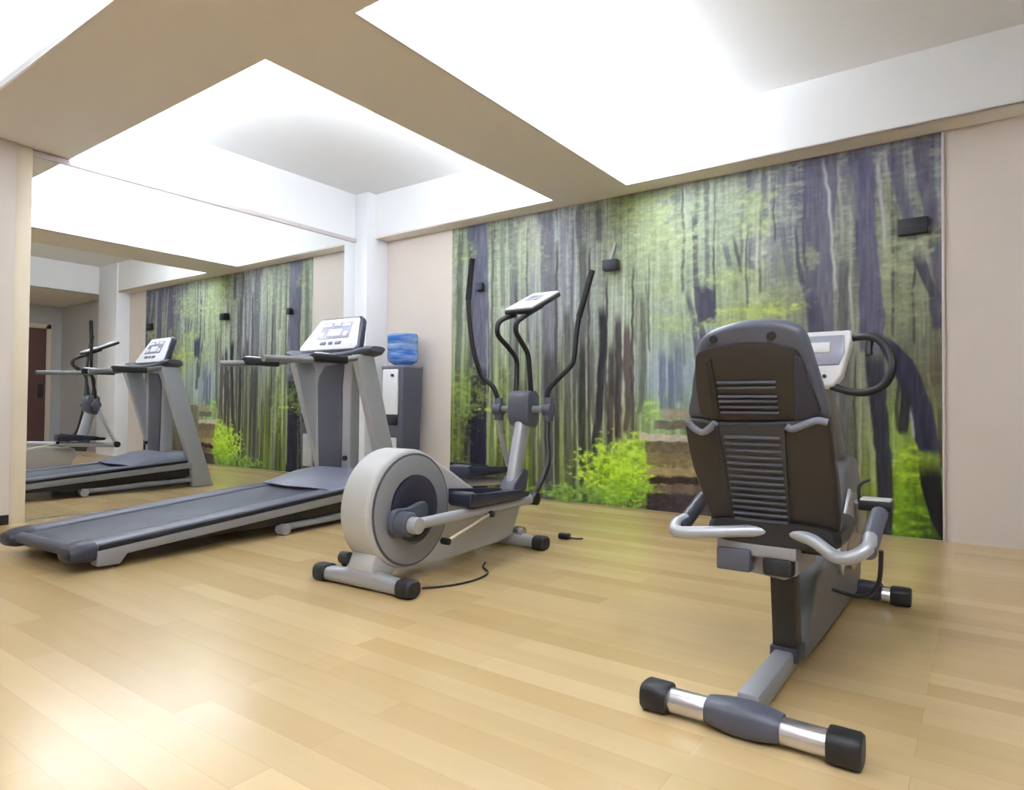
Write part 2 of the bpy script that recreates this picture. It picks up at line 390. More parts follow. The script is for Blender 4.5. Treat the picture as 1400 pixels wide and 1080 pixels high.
MURAL_TRUNKS=[([(-4.098,2.442,0.041),(-4.105,1.554,0.037),(-4.123,0.776,0.042),(-4.139,-0.142,0.037)],(112,115,100),0.7,0.023),([(-3.901,2.658,0.124),(-3.874,1.887,0.124),(-3.851,1.399,0.123),(-3.838,1.054,0.106)],(120,120,142),0.95,0.0222),([(-3.839,1.157,0.106),(-3.861,0.778,0.106),(-3.893,0.501,0.133),(-3.885,-0.119,0.151)],(52,48,72),0.97,0.022),([(-3.605,2.54,0.029),(-3.58,1.723,0.025)],(135,140,135),0.6,0.021),([(-3.488,2.521,0.049),(-3.457,1.847,0.049),(-3.47,0.781,0.037),(-3.486,-0.082,0.033)],(130,132,138),0.65,0.0205),([(-3.27,2.486,0.039),(-3.255,1.696,0.035),(-3.254,0.783,0.027)],(150,152,160),0.5,0.0196),([(-3.123,2.56,0.076),(-3.086,1.811,0.076),(-3.077,0.785,0.076),(-3.07,-0.043,0.068)],(128,126,140),0.75,0.0191),([(-3.066,1.296,0.06),(-3.069,0.785,0.061),(-3.047,-0.041,0.053)],(92,90,86),0.7,0.0189),([(-2.942,2.497,0.029),(-2.928,1.669,0.029)],(160,162,172),0.6,0.0184),([(-3.032,2.544,0.011),(-3.014,2.252,0.011)],(215,218,225),0.7,0.0187),([(-3.184,2.472,0.015),(-3.195,1.952,0.019)],(205,210,208),0.7,0.0193),([(-2.796,2.504,0.029),(-2.78,2.219,0.028)],(118,118,138),0.6,0.0178),([(-2.751,2.215,0.032),(-2.733,1.653,0.035),(-2.736,1.034,0.035),(-2.739,0.541,0.032),(-2.714,-0.01,0.028)],(112,112,112),0.75,0.0177),([(-2.738,1.344,0.028),(-2.741,0.787,0.032),(-2.722,0.02,0.028)],(72,70,62),0.75,0.0176),([(-2.899,1.667,0.033),(-2.886,1.037,0.036),(-2.872,0.162,0.036)],(108,108,100),0.75,0.0182),([(-2.818,1.535,0.022),(-2.805,0.787,0.021),(-2.806,-0.018,0.025)],(95,95,84),0.7,0.0179),([(-2.6,2.501,0.027),(-2.584,2.191,0.027)],(105,105,130),0.6,0.0171),([(-2.56,1.639,0.034),(-2.544,1.334,0.034),(-2.576,1.032,0.031),(-2.575,0.789,0.034),(-2.614,0.545,0.034),(-2.647,0.27,0.031)],(70,66,78),0.92,0.017),([(-2.654,1.339,0.024),(-2.658,0.911,0.035),(-2.622,0.667,0.021)],(115,100,100),0.6,0.0173),([(-2.412,1.567,0.026),(-2.403,1.148,0.033),(-2.408,0.79,0.033),(-2.406,0.553,0.026)],(88,74,80),0.85,0.0164),([(-2.333,1.501,0.023),(-2.325,1.145,0.039),(-2.31,0.791,0.032),(-2.342,0.614,0.019)],(112,92,90),0.8,0.0162),([(-2.47,1.33,0.023),(-2.475,0.91,0.03),(-2.479,0.49,0.023)],(92,82,80),0.8,0.0167),([(-2.493,0.61,0.03),(-2.479,0.478,0.02)],(80,72,66),0.6,0.0168),([(-2.201,1.726,0.019),(-2.186,1.258,0.022),(-2.197,0.909,0.022),(-2.221,0.763,0.019)],(118,118,105),0.7,0.0157),([(-2.164,1.839,0.009),(-2.155,1.373,0.012)],(125,125,120),0.5,0.0156),([(-2.239,1.73,0.009),(-2.256,1.32,0.013)],(125,125,120),0.5,0.0158),([(-3.557,1.183,0.023),(-3.557,0.446,0.029),(-3.544,-0.034,0.029)],(88,86,70),0.6,0.0208),([(-3.376,1.046,0.026),(-3.378,0.453,0.032),(-3.365,-0.018,0.032)],(100,98,86),0.6,0.0201),([(-3.232,0.913,0.028),(-3.235,0.459,0.035),(-3.223,-0.006,0.035)],(84,80,70),0.6,0.0195),([(-3.139,0.913,0.015),(-3.143,0.463,0.019),(-3.131,0.002,0.019)],(150,150,120),0.6,0.0192),([(-2.965,0.786,0.018),(-2.97,0.47,0.022),(-2.959,0.018,0.022)],(150,158,110),0.6,0.0185),([(-2.932,1.29,0.012),(-2.933,0.471,0.015),(-2.922,0.021,0.015)],(170,180,120),0.6,0.0184),([(-2.685,0.788,0.014),(-2.69,0.481,0.017),(-2.68,0.042,0.017)],(160,172,120),0.6,0.0175),([(-3.166,0.526,0.025),(-3.173,0.462,0.031),(-3.162,-0.0,0.031)],(90,85,78),0.6,0.0193),([(-2.995,0.785,0.027),(-2.999,0.469,0.034),(-2.988,0.015,0.034)],(75,72,64),0.6,0.0186),([(-4.031,0.776,0.041),(-4.047,-0.134,0.046)],(70,68,56),0.7,0.0228),([(-3.973,0.498,0.018),(-3.975,-0.127,0.023)],(150,160,110),0.6,0.0226),([(-3.611,0.78,0.025),(-3.618,-0.094,0.03)],(78,80,50),0.7,0.0211),([(-2.032,1.251,0.03),(-2.024,0.794,0.03)],(110,118,150),0.55,0.0151),([(-1.96,1.191,0.024),(-1.952,0.794,0.027)],(105,112,150),0.6,0.0149),([(-1.895,1.302,0.029),(-1.888,0.851,0.029)],(118,125,155),0.55,0.0146),([(-2.087,1.311,0.018),(-2.079,0.966,0.018)],(190,205,215),0.6,0.0153),([(-1.777,2.301,0.02),(-1.764,1.796,0.02),(-1.741,1.571,0.023),(-1.706,1.347,0.028),(-1.688,1.016,0.033)],(98,98,112),0.8,0.0142),([(-1.687,2.536,0.02),(-1.675,2.228,0.017),(-1.68,1.897,0.017),(-1.673,1.566,0.017)],(112,112,122),0.7,0.0139),([(-1.73,1.726,0.051),(-1.674,1.676,0.061),(-1.679,1.456,0.061)],(92,88,114),0.75,0.0141),([(-1.668,1.703,0.056),(-1.667,1.455,0.056)],(95,92,116),0.75,0.0139),([(-1.827,1.69,0.017),(-1.78,1.463,0.02),(-1.745,1.183,0.023)],(110,108,125),0.8,0.0144),([(-1.873,1.582,0.009),(-1.848,1.131,0.014)],(120,122,130),0.5,0.0146),([(-1.548,2.044,0.022),(-1.505,1.849,0.021)],(120,122,130),0.65,0.0135),([(-1.478,2.062,0.011),(-1.446,1.922,0.013),(-1.42,1.785,0.01)],(95,98,100),0.75,0.0133),([(-1.415,2.294,0.008),(-1.42,2.053,0.01),(-1.425,1.813,0.01)],(112,115,118),0.7,0.0131),([(-1.347,2.043,0.026),(-1.347,1.724,0.026)],(125,125,140),0.7,0.0128),([(-1.21,2.049,0.04),(-1.21,1.683,0.055)],(148,148,165),0.5,0.0124),([(-1.266,2.479,0.02),(-1.256,2.161,0.02)],(120,118,138),0.55,0.0126),([(-1.156,2.145,0.017),(-1.112,1.905,0.024),(-1.088,1.722,0.022)],(120,118,140),0.6,0.0122),([(-1.137,2.505,0.034),(-1.146,2.299,0.024)],(125,122,145),0.55,0.0122),([(-1.049,2.076,0.007),(-1.035,1.844,0.012),(-1.011,1.688,0.019),(-0.955,1.556,0.028),(-0.927,1.303,0.03)],(88,86,105),0.8,0.0119),([(-1.348,2.522,0.041),(-1.358,2.38,0.021)],(128,126,145),0.5,0.0128),([(-0.88,2.593,0.11),(-0.894,2.303,0.105),(-0.908,1.954,0.092),(-0.899,1.602,0.087),(-0.89,1.251,0.082),(-0.854,0.804,0.068),(-0.832,0.165,0.059)],(118,115,138),0.85,0.0183),([(-0.946,1.606,0.032),(-0.918,1.403,0.046),(-0.909,1.202,0.046)],(84,80,105),0.6,0.0116),([(-0.742,1.832,0.031),(-0.751,1.489,0.031),(-0.747,1.0,0.031),(-0.739,0.416,0.035),(-0.731,-0.067,0.035)],(110,108,112),0.75,0.011),([(-0.818,0.804,0.045),(-0.801,0.412,0.045),(-0.783,-0.025,0.044)],(84,78,78),0.7,0.0112),([(-0.88,2.527,0.009),(-0.844,2.294,0.011),(-0.826,2.091,0.009),(-0.813,1.841,0.009),(-0.8,1.617,0.009)],(212,210,205),0.85,0.0114),([(-0.781,2.505,0.007),(-0.777,2.281,0.009),(-0.755,2.03,0.013),(-0.764,1.909,0.009)],(190,188,165),0.8,0.0111),([(-0.61,2.502,0.008),(-0.602,2.249,0.011),(-0.598,2.127,0.008)],(195,192,182),0.8,0.0106),([(-0.543,2.468,0.008),(-0.539,2.304,0.012),(-0.523,2.09,0.01),(-0.507,1.849,0.008)],(200,195,190),0.85,0.0104),([(-0.653,2.561,0.073),(-0.632,2.303,0.064),(-0.616,1.961,0.06),(-0.599,1.669,0.063),(-0.583,1.379,0.076),(-0.591,1.188,0.063)],(112,108,142),0.85,0.0129),([(-0.684,2.46,0.022),(-0.693,2.217,0.022),(-0.676,2.067,0.017)],(140,145,142),0.6,0.0108),([(-0.711,1.706,0.007),(-0.703,1.485,0.009),(-0.694,1.241,0.009)],(205,205,190),0.8,0.0109),([(-0.57,1.188,0.055),(-0.554,0.901,0.05),(-0.53,0.618,0.046),(-0.51,0.383,0.045),(-0.511,-0.039,0.041)],(58,54,78),0.9,0.0126),([(-0.609,0.902,0.011),(-0.593,0.615,0.013),(-0.58,0.331,0.011)],(185,190,150),0.75,0.0106),([(-0.678,0.805,0.013),(-0.665,0.421,0.015)],(150,150,120),0.6,0.0108),([(-0.319,2.545,0.047),(-0.273,2.187,0.043),(-0.228,1.811,0.034),(-0.206,1.444,0.019)],(112,108,132),0.75,0.0157),([(-0.464,2.508,0.041),(-0.416,2.214,0.036),(-0.376,2.019,0.032),(-0.345,1.874,0.024)],(112,110,138),0.75,0.0122),([(-0.493,2.323,0.012),(-0.481,2.083,0.012)],(150,160,120),0.6,0.0103),([(-0.395,2.421,0.008),(-0.391,2.209,0.008)],(165,170,150),0.5,0.01),([(-0.325,1.778,0.035),(-0.275,1.611,0.027),(-0.244,1.539,0.031),(-0.226,1.309,0.027)],(92,88,108),0.85,0.0098),([(-0.298,1.59,0.006),(-0.295,1.267,0.008)],(190,190,165),0.6,0.0097),([(-0.558,1.306,0.021),(-0.5,1.241,0.049),(-0.426,1.125,0.069),(-0.363,0.97,0.067),(-0.316,0.786,0.066),(-0.278,0.604,0.062),(-0.263,0.545,0.058)],(64,62,90),0.95,0.0126),([(-0.271,0.445,0.058),(-0.248,0.265,0.05),(-0.219,0.087,0.03),(-0.196,0.014,0.015)],(34,31,36),0.97,0.0077),([(-0.387,0.947,0.032),(-0.399,0.808,0.03),(-0.412,0.659,0.024)],(56,54,64),0.9,0.01),([(-0.367,0.808,0.008),(-0.356,0.624,0.01)],(205,210,195),0.8,0.0099),([(-0.288,1.083,0.006),(-0.246,0.877,0.01),(-0.217,0.674,0.009)],(170,160,120),0.6,0.0097),([(-0.216,0.809,0.009),(-0.202,0.449,0.011)],(95,80,70),0.7,0.0095),([(-0.301,0.525,0.043),(-0.248,0.5,0.05)],(150,175,80),0.7,0.0097),([(-3.442,1.979,0.011),(-3.419,1.378,0.016),(-3.43,0.782,0.018)],(96,94,98),0.75,0.0122),([(-3.31,2.492,0.008),(-3.32,1.932,0.012),(-3.299,1.372,0.013)],(110,112,118),0.75,0.0119),([(-2.999,2.25,0.01),(-3.007,1.389,0.015),(-2.985,0.532,0.016)],(90,88,86),0.75,0.0112),([(-2.839,2.416,0.008),(-2.848,1.725,0.011),(-2.828,1.036,0.012)],(120,122,130),0.75,0.0108),([(-2.681,2.143,0.01),(-2.688,1.218,0.014),(-2.668,0.299,0.015)],(84,80,80),0.75,0.0104),([(-2.514,1.878,0.009),(-2.523,1.152,0.013),(-2.505,0.429,0.015)],(88,84,84),0.75,0.0101),([(-2.278,1.97,0.009),(-2.287,1.292,0.013),(-2.271,0.616,0.014)],(92,86,84),0.75,0.0096),([(-2.14,2.07,0.006),(-2.15,1.663,0.009),(-2.136,1.256,0.01)],(118,122,118),0.75,0.0093),([(-1.87,2.544,0.008),(-1.857,2.117,0.012),(-1.867,1.694,0.013)],(112,114,118),0.75,0.0087),([(-1.615,2.494,0.006),(-1.625,2.0,0.008),(-1.612,1.506,0.009)],(100,102,108),0.75,0.0082),([(-1.379,2.181,0.005),(-1.389,1.862,0.008),(-1.378,1.541,0.009)],(104,106,112),0.75,0.0078),([(-1.286,2.271,0.007),(-1.296,1.956,0.01),(-1.286,1.639,0.011)],(108,108,120),0.75,0.0076),([(-1.186,2.463,0.005),(-1.196,2.229,0.007),(-1.186,1.993,0.008)],(98,98,110),0.75,0.0074),([(-3.979,2.389,0.013),(-3.952,1.719,0.018),(-3.962,1.056,0.02)],(104,106,104),0.75,0.0135),([(-3.706,2.419,0.012),(-3.71,1.29,0.017),(-3.681,0.17,0.019)],(112,116,104),0.75,0.0128),([(-0.457,2.032,0.006),(-0.466,1.654,0.008),(-0.459,1.277,0.009)],(96,100,90),0.75,0.0061),([(-0.345,1.781,0.006),(-0.353,1.503,0.008),(-0.346,1.224,0.009)],(90,94,90),0.75,0.0059),([(-0.992,2.373,0.005),(-1.002,2.094,0.007),(-0.992,1.813,0.008)],(96,94,112),0.75,0.007),([(-0.677,1.192,0.006),(-0.686,0.805,0.009),(-0.678,0.42,0.01)],(84,84,80),0.75,0.0065),([(-0.435,0.994,0.007),(-0.443,0.831,0.01),(-0.436,0.667,0.011)],(70,72,70),0.75,0.0061),([(-3.538,2.529,0.007),(-3.526,1.383,0.008)],(196,202,170),0.6,0.0124),([(-3.357,2.367,0.006),(-3.344,1.045,0.008)],(196,202,170),0.6,0.012),([(-3.204,1.302,0.009),(-3.194,0.139,0.012)],(196,202,170),0.6,0.0117),([(-3.024,0.785,0.009),(-3.018,0.025,0.011)],(196,202,170),0.6,0.0112),([(-2.793,1.035,0.009),(-2.785,0.045,0.011)],(196,202,170),0.6,0.0107),([(-2.704,1.527,0.006),(-2.699,0.788,0.007)],(196,202,170),0.6,0.0105),([(-2.521,0.789,0.008),(-2.518,0.428,0.01)],(196,202,170),0.6,0.0101),([(-2.383,2.163,0.005),(-2.38,1.743,0.007)],(196,202,170),0.6,0.0098),([(-0.651,1.095,0.005),(-0.653,0.134,0.006)],(196,202,170),0.6,0.0064),([(-0.46,0.807,0.005),(-0.461,0.433,0.006)],(196,202,170),0.6,0.0061),([(-3.766,1.601,0.01),(-3.748,0.098,0.013)],(196,202,170),0.6,0.013)]
MURAL_LEAVES=[(-2.438,0.313,0.384,0.25,(178,212,66),0.95),(-2.232,0.442,0.165,0.175,(172,206,68),0.85),(-2.778,0.07,0.499,0.086,(130,162,78),0.9),(-2.307,0.133,0.257,0.129,(140,178,62),0.8),(-2.134,0.781,0.136,0.115,(165,200,92),0.8),(-1.882,0.739,0.105,0.079,(160,185,110),0.7),(-0.368,0.439,0.119,0.184,(158,188,48),0.9),(-0.397,0.16,0.144,0.231,(122,156,42),0.9),(-0.214,0.178,0.015,0.135,(60,70,30),0.5),(-2.035,1.998,0.363,0.346,(180,200,140),0.35),(-2.319,2.392,0.232,0.131,(170,190,118),0.6),(-2.128,2.302,0.247,0.14,(176,196,128),0.6),(-2.066,2.118,0.365,0.151,(182,198,140),0.6),(-2.192,2.488,0.313,0.059,(150,172,90),0.5),(-2.385,2.571,0.196,0.042,(96,110,70),0.6),(-1.974,1.705,0.131,0.126,(178,186,120),0.45),(-1.913,1.444,0.235,0.102,(175,195,125),0.5),(-2.015,1.622,0.12,0.115,(160,175,185),0.4),(-1.576,2.212,0.217,0.274,(165,185,140),0.45),(-1.312,2.17,0.183,0.138,(176,190,120),0.55),(-1.337,2.344,0.205,0.085,(170,185,120),0.45),(-1.494,1.766,0.266,0.086,(175,190,120),0.6),(-1.285,1.507,0.304,0.074,(180,198,90),0.75),(-1.493,1.443,0.266,0.054,(170,185,100),0.6),(-1.21,1.631,0.248,0.083,(165,172,150),0.5),(-1.286,1.902,0.071,0.158,(190,195,178),0.45),(-3.988,0.916,0.271,0.28,(150,175,62),0.6),(-4.12,0.564,0.186,0.353,(130,150,60),0.5),(-3.553,0.78,0.15,0.402,(150,172,80),0.4),(-4.005,2.287,0.109,0.099,(150,170,100),0.6),(-3.323,2.23,0.238,0.331,(178,190,140),0.4),(-0.345,1.874,0.118,0.074,(170,180,135),0.6),(-0.445,1.699,0.105,0.113,(160,168,118),0.5),(-0.405,1.461,0.12,0.14,(145,152,105),0.5),(-0.247,1.883,0.046,0.092,(150,170,110),0.6),(-0.482,1.798,0.041,0.142,(165,172,130),0.5),(-0.446,1.558,0.122,0.075,(132,142,95),0.5),(-0.446,1.37,0.097,0.075,(120,120,100),0.4),(-0.741,1.979,0.062,0.246,(140,145,130),0.4),(-0.946,1.858,0.056,0.101,(150,165,110),0.5),(-3.919,1.194,0.054,0.021,(200,215,120),0.6),(-3.739,0.779,0.173,0.02,(190,205,70),0.8)]
MURAL_STEPS=[(-2.03,0.765,-1.795,0.768,0.04,(165,150,130),0.8),(-2.09,0.678,-1.766,0.685,0.034,(120,105,95),0.8),(-2.22,0.582,-1.755,0.575,0.029,(205,190,172),0.9),(-2.17,0.503,-1.754,0.509,0.046,(120,102,84),0.85),(-2.157,0.411,-1.737,0.422,0.046,(140,122,88),0.85),(-2.156,0.313,-1.737,0.328,0.029,(172,155,112),0.85),(-2.131,0.24,-1.709,0.27,0.026,(62,50,44),0.9),(-2.106,0.178,-1.709,0.204,0.026,(128,112,100),0.7),(-2.155,0.077,-1.491,0.104,0.063,(74,64,68),0.9),(-1.738,0.576,-1.492,0.584,0.22,(110,95,80),0.6)]

def mural():
    x0, x1, z0, z1 = -4.206, -.1996, .004, HC - .004
    NX, NZ = 640, 406
    X = np.linspace(x0, x1, NX); Z = np.linspace(z0, z1, NZ); XX, ZZ = np.meshgrid(X, Z)
    rng = np.random.default_rng(7)
    def vnoise(sx, sz, seed):
        r = np.random.default_rng(seed); nx = int((x1 - x0) / sx) + 3; nz = int((z1 - z0) / sz) + 3
        g = r.random((nz, nx)); u = (XX - x0) / sx; v = (ZZ - z0) / sz
        i = u.astype(int); j = v.astype(int); fu = u - i; fv = v - j
        fu = fu * fu * (3 - 2 * fu); fv = fv * fv * (3 - 2 * fv)
        return (g[j, i] * (1 - fu) + g[j, i + 1] * fu) * (1 - fv) + (g[j + 1, i] * (1 - fu) + g[j + 1, i + 1] * fu) * fv
    bg = np.array(MURAL_BG, float) / 255
    cols = np.array(MURAL_COLS); rows = np.array(MURAL_ROWS)
    fr = (z1 - ZZ) / (z1 - z0)
    ci = np.clip(np.searchsorted(cols, XX) - 1, 0, len(cols) - 2); cf = np.clip((XX - cols[ci]) / (cols[ci + 1] - cols[ci]), 0, 1)[..., None]
    ri = np.clip(np.searchsorted(rows, fr) - 1, 0, len(rows) - 2); rf = np.clip((fr - rows[ri]) / (rows[ri + 1] - rows[ri]), 0, 1)[..., None]
    img = (bg[ri, ci] * (1 - cf) + bg[ri, ci + 1] * cf) * (1 - rf) + (bg[ri + 1, ci] * (1 - cf) + bg[ri + 1, ci + 1] * cf) * rf
    # vertical streaks of far trunks and light between them
    st = vnoise(.035, .6, 1) * .6 + vnoise(.014, .35, 2) * .4 - .5
    st2 = vnoise(.009, .5, 8) - .5
    low = np.clip((fr - .35) * 3, 0, 1) * np.clip((-2.15 - XX) / .25, 0, 1)
    img += ((st * .26 + st2 * (.03 + .13 * np.clip((-2.0 - XX) / .3, 0, 1))) * (1 + .9 * low) * (1 - .5 * np.clip((fr - .88) * 9, 0, 1)))[..., None] * np.array([1, 1, .9])
    img *= 1 - .10 * low[..., None]
    # leaf mottling
    lf = vnoise(.05, .025, 3) * .5 + vnoise(.02, .012, 4) * .5 - .5
    can = np.clip(1.25 - fr * 2.0, .25, 1)
    img += (lf * can)[..., None] * np.array([.16, .19, .08])
    tw = np.clip((vnoise(.10, .022, 21) * .6 + vnoise(.035, .012, 22) * .4 - .55) * 9, 0, 1) * can * .35
    img = img * (1 - tw[..., None]) + np.array([.74, .79, .60]) * tw[..., None]
    def ell(x, z, rx, rz, c, a):
        nonlocal img
        d = ((XX - x) / rx) ** 2 + ((ZZ - z) / rz) ** 2
        nz = vnoise(.05, .03, int(abs(x * 997)) + 11) * .6 + vnoise(.022, .014, int(abs(z * 991)) + 5) * .4
        m_ = np.clip((1.0 - d + (nz - .5) * 2.4) * .9, 0, 1) * a
        m_ = (m_ * np.clip(.55 + nz, 0, 1))[..., None]
        img = img * (1 - m_) + (np.array(c) / 255 + (nz[..., None] - .5) * .34) * m_
    for e in MURAL_LEAVES[:9]: ell(*e)
    for k, (pts, c, a, soft) in enumerate(MURAL_TRUNKS):
        q = sorted(pts, key=lambda t: t[1]); zs = [t[1] for t in q]
        xc = np.interp(Z, zs, [t[0] for t in q]); hw = np.interp(Z, zs, [t[2] for t in q])
        xc = xc + np.interp(Z, np.linspace(z0, z1, 40), rng.normal(0, .003, 40))
        end = np.clip(np.minimum((Z - zs[0] + .02) / .04, (zs[-1] - Z + .03) / min(.12, .05 + .1 * (zs[-1] - zs[0]))), 0, 1)
        d = np.abs(XX - xc[:, None]); m_ = np.clip((hw[:, None] - d) / soft + .5, 0, 1) * end[:, None] * a
        tone = (vnoise(.012, .12, 50 + k) - .5) * .10 + (XX - xc[:, None]) / np.maximum(hw[:, None], .005) * .02
        m_ = m_[..., None]; img = img * (1 - m_) + (np.array(c) / 255 * .9 + tone[..., None]) * m_
    for e in MURAL_LEAVES[:4] + MURAL_LEAVES[9:]: ell(*e)
    for xa, za, xb, zb, hh, c, a in MURAL_STEPS:
        zc = za + (XX - xa) / (xb - xa) * (zb - za) + (vnoise(.08, 9, 77) - .5) * .02
        m_ = np.clip((hh - np.abs(ZZ - zc)) / .012 + .5, 0, 1) * np.clip((XX - xa) / .02 + .5, 0, 1) * np.clip((xb - XX) / .02 + .5, 0, 1) * a
        m_ = m_[..., None]; img = img * (1 - m_) + (np.array(c) / 255 + (vnoise(.03, .02, 88)[..., None] - .5) * .1) * m_
    lum = img.mean(2, keepdims=True); keep = np.clip((fr - .72) * 6, 0, 1)[..., None]
    img = lum + (img - lum) * (.78 + .22 * keep)
    img = np.clip((img - .52) * 1.2 + .505, .03, .95)
    lin = np.where(img <= .04045, img / 12.92, ((img + .055) / 1.055) ** 2.4) * 0.76
    # thin sheet: painted front grid, plain back
    N = NX * NZ
    co = np.zeros((N + 4, 3), np.float32)
    co[:N, 0] = XX.ravel(); co[:N, 1] = 4.836; co[:N, 2] = ZZ.ravel()
    co[N:] = [(x0, YB, z0), (x1, YB, z0), (x1, YB, z1), (x0, YB, z1)]
    i = (np.arange(NZ - 1)[:, None] * NX + np.arange(NX - 1)[None]).ravel()
    fa = np.stack([i, i + 1, i + NX + 1, i + NX], 1).astype(np.int32)
    A, B, Cc, D = 0, NX - 1, N - 1, N - NX; a_, b_, c_, d_ = N, N + 1, N + 2, N + 3
    ex = np.array([(a_, d_, c_, b_)], np.int32)
    fa = np.concatenate([fa, ex])
    me = bpy.data.meshes.new('forest_mural'); me.vertices.add(len(co)); me.vertices.foreach_set('co', co.ravel())
    me.loops.add(fa.size); me.loops.foreach_set('vertex_index', fa.ravel())
    me.polygons.add(len(fa)); me.polygons.foreach_set('loop_start', np.arange(0, fa.size, 4, dtype=np.int32))
    me.update(calc_edges=True); me.validate()
    at = me.color_attributes.new('paint', 'FLOAT_COLOR', 'POINT')
    cc = np.ones((len(co), 4), np.float32); cc[:N, :3] = lin.reshape(-1, 3); cc[N:, :3] = .5
    at.data.foreach_set('color', cc.ravel()); me.materials.append(M['mural'])
    o = bpy.data.objects.new('forest_mural', me); C.objects.link(o)
    return tag(o, 'printed forest mural with tree trunks and a stepped path covering the back wall', 'mural')
mural()

# ------------------------------------------------------------------ treadmill
def treadmill():
    t = thing('treadmill', 'grey treadmill with slate console and handrails standing in front of the mirror', 'treadmill', (-3.835, 1.29, 0), math.radians(2.5))
    TOP = lambda y: .125 + y * .073          # height of the side rails' top
    a = math.atan(.073)
    # belt with rear roller
    b = new()
    pts = [(.02, TOP(.02) - .012), (1.62, TOP(1.62) - .012), (1.62, TOP(1.62) - .045), (.02, TOP(.02) - .045)]
    prism(b, pts, 0, -.265, .265, .004); rod(b, (-.265, .03, TOP(0) - .03), (.265, .03, TOP(0) - .03), .03)
    obj('running_belt', b, M['belt'], t)
    for s in (-1, 1):
        xo = s * .335
        ud = -.03 if s > 0 else .01
        b = new(); prism(b, [(0.05, TOP(.05) - .028), (1.75, TOP(1.75) - .028), (1.75, TOP(1.75)), (0.05, TOP(.05))], 0, xo - .068, xo + .068, .009, 3)
        obj('side_rail', b, M['railgrey'], t)
        b = new(); prism(b, [(.1, TOP(.1) - .034), (2.05, TOP(2.05) - .034), (2.05, TOP(2.05) - .01), (.1, TOP(.1) - .01)], 0, s * .378 - .03, s * .378 + .03, .004)
        obj('rail_trim', b, M['black'], t)
        b = new(); prism(b, [(.09, .022), (.2, .016), (.235, .062), (2.1, .188), (2.1, TOP(2.1) - .034), (.09, TOP(.09) - .034)], 0, s * .372 - .035, s * .372 + .035, .010)
        obj('side_frame', b, M['silverd'], t)
        # rounded rear cap
        b = new(); rings = []
        for k, (y, hx, hz, dz) in enumerate([(-.03, .045, .012, 0), (-.02, .065, .032, 0), (.02, .078, .046, 0), (.07, .08, .05, 0), (.09, .078, .05, 0)]):
            rings.append([(xo + p[0], y, .088 + TOP(y) - .125 + p[1]) for p in rrect(0, 0, hx, hz, 3)])
        loft(b, rings); obj('rear_cap', b, M['navy'], t)
        b = new(); rod(b, (xo - .03, .2, .03), (xo + .03, .2, .03), .03); box(b, xo - .02, xo + .02, .17, .23, .03, .08, .004); obj('rear_foot', b, M['black'], t)
        # lift leg and wheel under the frame
        b = new(); tube(b, [(s * .36, 1.2, .045), (s * .36, 1.55, .05), (s * .36, 2.2, .075)], .022, 10, 3); obj('lift_tube', b, M['silverd'], t)
        b = new(); rod(b, (s * .33, 1.18, .035), (s * .40, 1.18, .035), .034); obj('wheel', b, M['silver'], t, 'small silver wheel')
        # upright
        b = new(); x = s * .36
        prism(b, [(y_ + ud, z_) for y_, z_ in ((2.1, .0), (2.31, .0), (2.27, .12), (1.95, 1.16), (1.78, 1.16), (2.03, .36), (2.08, .2))], 0, x - .032, x + .032, .012, 3)
        obj('upright', b, M['silver'], t)
        # handrail
        b = new(); y0 = 1.02 if s > 0 else 1.2
        tube(b, [(s * .365, y0, 1.085), (s * .365, 1.4, 1.10), (s * .37, 1.7, 1.125), (s * .37, 1.88, 1.17)], .021, 12, 5)
        hr = obj('handrail', b, M['midgrey'], t)
        b = new(); box(b, s * .365 - .026, s * .365 + .026, 1.38, 1.68, 1.088, 1.145, .014, 3, Matrix.Rotation(0, 4, 'X')); obj('grip', b, M['black'], hr)
        b = new(); box(b, s * .365 - .018, s * .365 + .018, 1.41, 1.52, 1.13, 1.153, .008, 3); obj('pulse_sensor', b, M['chrome'], hr)
    b = new(); prism(b, [(.2, .075), (1.2, .06), (2.1, .10), (2.1, .19), (.2, .11)], 0, -.355, .355, .01); obj('deck', b, M['black'], t)
    b = new(); rod(b, (-.35, 2.2, .035), (.35, 2.2, .035), .03); obj('front_foot', b, M['black'], t)
    # motor hood
    b = new(); rings = []
    for y, h in [(1.55, .012), (1.58, .03), (1.65, .052), (1.77, .085), (1.9, .1), (2.04, .1), (2.15, .085), (2.22, .05)]:
        base = TOP(min(y, 1.75)) - .03; r = []
        for k in range(20):
            u = -1 + 2 * k / 19; off = .07 * (1 - abs(u)) if y < 1.6 else 0
            r.append((u * .37, y - off, base + .025 + h * (1 - abs(u) ** 3.2) ** .6 + .004))
        r += [(.37, y, base - .03), (-.37, y, base - .03)]; rings.append(r)
    loft(b, rings); obj('motor_hood', b, M['slatelt'], t)
    # centre shroud between the uprights
    b = new(); prism(b, [(-.21, .28), (.17, .28), (.17, .9), (.19, 1.08), (.22, 1.16), (-.28, 1.16), (-.23, 1.08), (-.21, .9)], 1, 1.90, 2.0, .015, 3); sh = obj('shroud', b, M['silver'], t)
    b = new(); prism(b, [(-.15, .29), (.09, .29), (.09, .95), (.11, 1.12), (-.10, 1.1), (-.16, 1.03), (-.175, .96), (-.165, .6)], 1, 1.888, 1.92, .01, 3); obj('shroud_panel', b, M['slate'], sh)
    b = new(); rod(b, (.13, 1.88, .42), (.13, 1.91, .42), .018); obj('lock_knob', b, M['black'], sh)
    # console wing
    b = new(); rings = []
